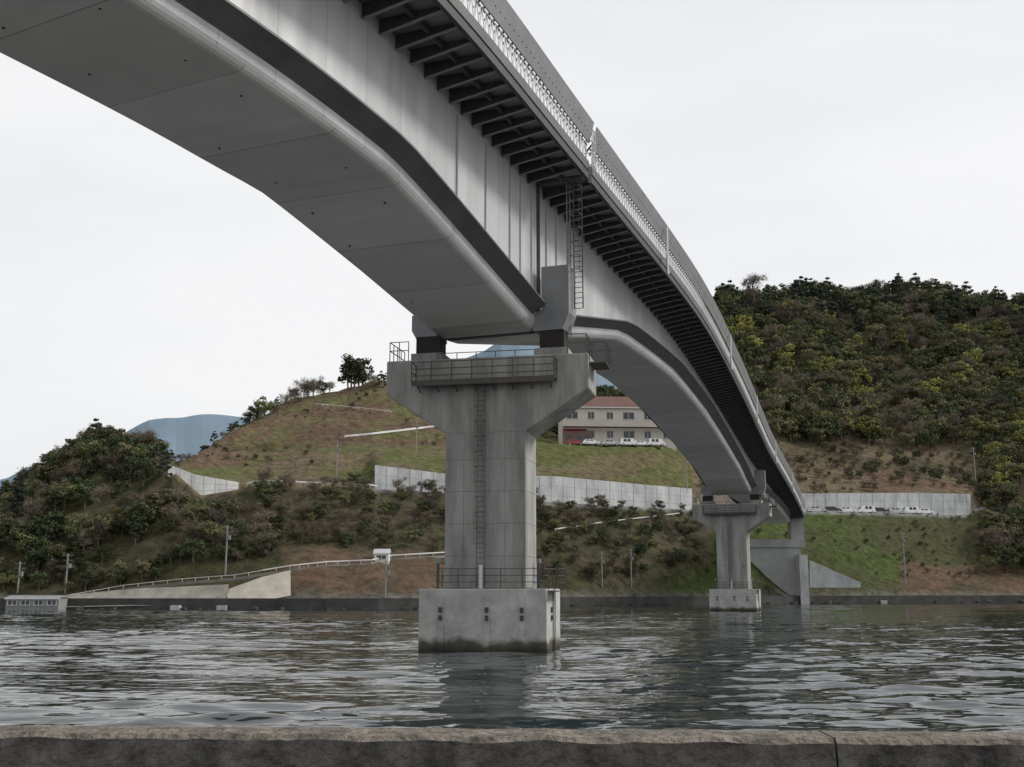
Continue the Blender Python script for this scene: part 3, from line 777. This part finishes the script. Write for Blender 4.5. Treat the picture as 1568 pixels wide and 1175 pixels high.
for k in range(60):
    lam=math.exp(rg.uniform(math.log(.75),math.log(5.0))); th=rg.normal(0,.30)+.06; ph=rg.uniform(0,6.28)
    kx,ky=math.sin(th)*2*math.pi/lam,math.cos(th)*2*math.pi/lam
    amp=.0043*lam**.9
    wx=XX+1.6*np.sin(YY*.11+ph)+.8*np.sin(XX*.17+ph*2); wy=YY+.9*np.sin(XX*.13+ph*1.7)+.3*np.sin(XX*.55+ph)
    f=kx*wx+ky*wy+ph
    att=np.clip((lam/dY-2.0)/1.5,0,1)
    Z+=amp*att*(np.sin(f)+.25*np.cos(2*f))
patch=.85+.45*np.sin(XX*.06+YY*.035+1)*np.sin(YY*.09-XX*.02)+.25*np.sin(YY*.31+XX*.05+2*np.sin(XX*.08))
Z=Z*patch
nr,nc=XX.shape
co_=np.stack([XX,YY,Z+WZ],-1).reshape(-1,3)
idx=np.arange(nr*nc).reshape(nr,nc)
q4=np.stack([idx[:-1,:-1],idx[:-1,1:],idx[1:,1:],idx[1:,:-1]],-1).reshape(-1,4)
me=bpy.data.meshes.new('sea_water'); me.vertices.add(len(co_)); me.vertices.foreach_set('co',co_.ravel().astype(np.float32))
me.loops.add(q4.size); me.loops.foreach_set('vertex_index',q4.ravel().astype(np.int32)); me.polygons.add(len(q4))
me.polygons.foreach_set('loop_start',np.arange(0,q4.size,4,dtype=np.int32)); me.update(calc_edges=True)
me.polygons.foreach_set('use_smooth',[True]*len(q4)); me.materials.append(m)
sc.collection.objects.link(bpy.data.objects.new('sea_water',me))
me=bpy.data.meshes.new('open_sea_water'); me.from_pydata([(-6000,-300,WZ-.3),(6000,-300,WZ-.3),(6000,2600,WZ-.3),(-6000,2600,WZ-.3)],[],[(0,1,2,3)])
me.materials.append(m); sc.collection.objects.link(bpy.data.objects.new('open_sea_water',me))
# ---------------------------------------------------------------- foreground quay wall
M_fg=mat('old_sea_wall_concrete',(.15,.142,.132),.95,vscale=9,col2=(.028,.027,.026),bump=.9,bscale=26,detail=12)
M_fgt=mat('sea_wall_top',(.16,.142,.12),.95,var=.65,vscale=11,bump=.7,bscale=30,detail=10)
def fgwall(x0,x1):
    mb=MB(); n=max(2,int((x1-x0)/.03)); prev=None
    def yl(x): return 4.09-.055*x
    for i in range(n+1):
        x=x0+(x1-x0)*i/n; j=noise.noise(Vector((x*5,0,0)))*.010+noise.noise(Vector((x*30,3,0)))*.005
        y=yl(x); cur=[Vector((x,y-.10,-1.7)),Vector((x,y-.08,-.60)),Vector((x,y-.07+j,-.520+j)),Vector((x,y-.05+j,-.504+j*.6)),Vector((x,y+.15,-.502+j*.4)),Vector((x,y+.17,-.53)),Vector((x,y+.25,-6))]
        if prev:
            for q in range(6): mb.face([prev[q],cur[q],cur[q+1],prev[q+1]],M_fg if q<2 or q>4 else M_fgt)
        else: mb.face(cur,M_fg)
        prev=cur
    mb.face(prev,M_fg)
    return mb
w=fgwall(-9,1.105); w2=fgwall(1.112,9)
for f,mi_ in zip(w2.f,w2.m):
    w.face([w2.v[i] for i in f],w2.mats[mi_])
w.obj('quay_sea_wall',smooth=False)
M_quay=mat('quay_concrete',(.32,.31,.29),.9,var=.2,vscale=.8)
me=bpy.data.meshes.new('quay_pavement'); me.from_pydata([(-200,-300,-1.65),(200,-300,-1.65),(200,4.0,-1.65),(-200,4.0,-1.65)],[],[(0,1,2,3)]); me.materials.append(M_quay)
sc.collection.objects.link(bpy.data.objects.new('quay_pavement',me))
# ---------------------------------------------------------------- light
el=math.radians(40); az=math.radians(82)
sd=Vector((math.sin(az)*math.cos(el),math.cos(az)*math.cos(el),math.sin(el)))
sl=bpy.data.lights.new('sun','SUN');sl.energy=2.8;sl.angle=math.radians(10);sl.color=(1,.96,.9)
so=bpy.data.objects.new('sun',sl);so.rotation_euler=sd.to_track_quat('Z','Y').to_euler();sc.collection.objects.link(so)
w=bpy.data.worlds.new('World');sc.world=w;w.use_nodes=True;N=w.node_tree.nodes;L=w.node_tree.links
bg=N['Background'];bg.inputs['Strength'].default_value=.1
st=N.new('ShaderNodeTexSky');st.sky_type='NISHITA';st.sun_disc=False;st.sun_elevation=el;st.sun_rotation=az;st.dust_density=4
tc=N.new('ShaderNodeTexCoord');mp=N.new('ShaderNodeMapping');mp.inputs['Scale'].default_value=(1,1,3);L.new(tc.outputs['Generated'],mp.inputs[0])
n=N.new('ShaderNodeTexNoise');n.inputs['Scale'].default_value=1.6;n.inputs['Detail'].default_value=5;n.inputs['Roughness'].default_value=.5;L.new(mp.outputs[0],n.inputs['Vector'])
cr=N.new('ShaderNodeValToRGB');cr.color_ramp.elements[0].position=.3;cr.color_ramp.elements[1].position=.65
cr.color_ramp.elements[0].color=(.80,.82,.86,1);cr.color_ramp.elements[1].color=(.97,.97,.975,1);L.new(n.outputs['Fac'],cr.inputs[0])
vm=N.new('ShaderNodeVectorMath');vm.operation='SCALE';vm.inputs['Scale'].default_value=10.;L.new(cr.outputs[0],vm.inputs[0])
mx=N.new('ShaderNodeMix');mx.data_type='RGBA';mx.inputs[0].default_value=.93;L.new(st.outputs[0],mx.inputs[6]);L.new(vm.outputs[0],mx.inputs[7]);L.new(mx.outputs[2],bg.inputs['Color'])
# ---------------------------------------------------------------- camera
cd=bpy.data.cameras.new('camera');cd.sensor_width=36;cd.lens=36*F/1568;cd.clip_end=20000;cd.clip_start=.05
co=bpy.data.objects.new('camera',cd);co.rotation_euler=(math.pi/2+TH,0,0);sc.collection.objects.link(co);sc.camera=co
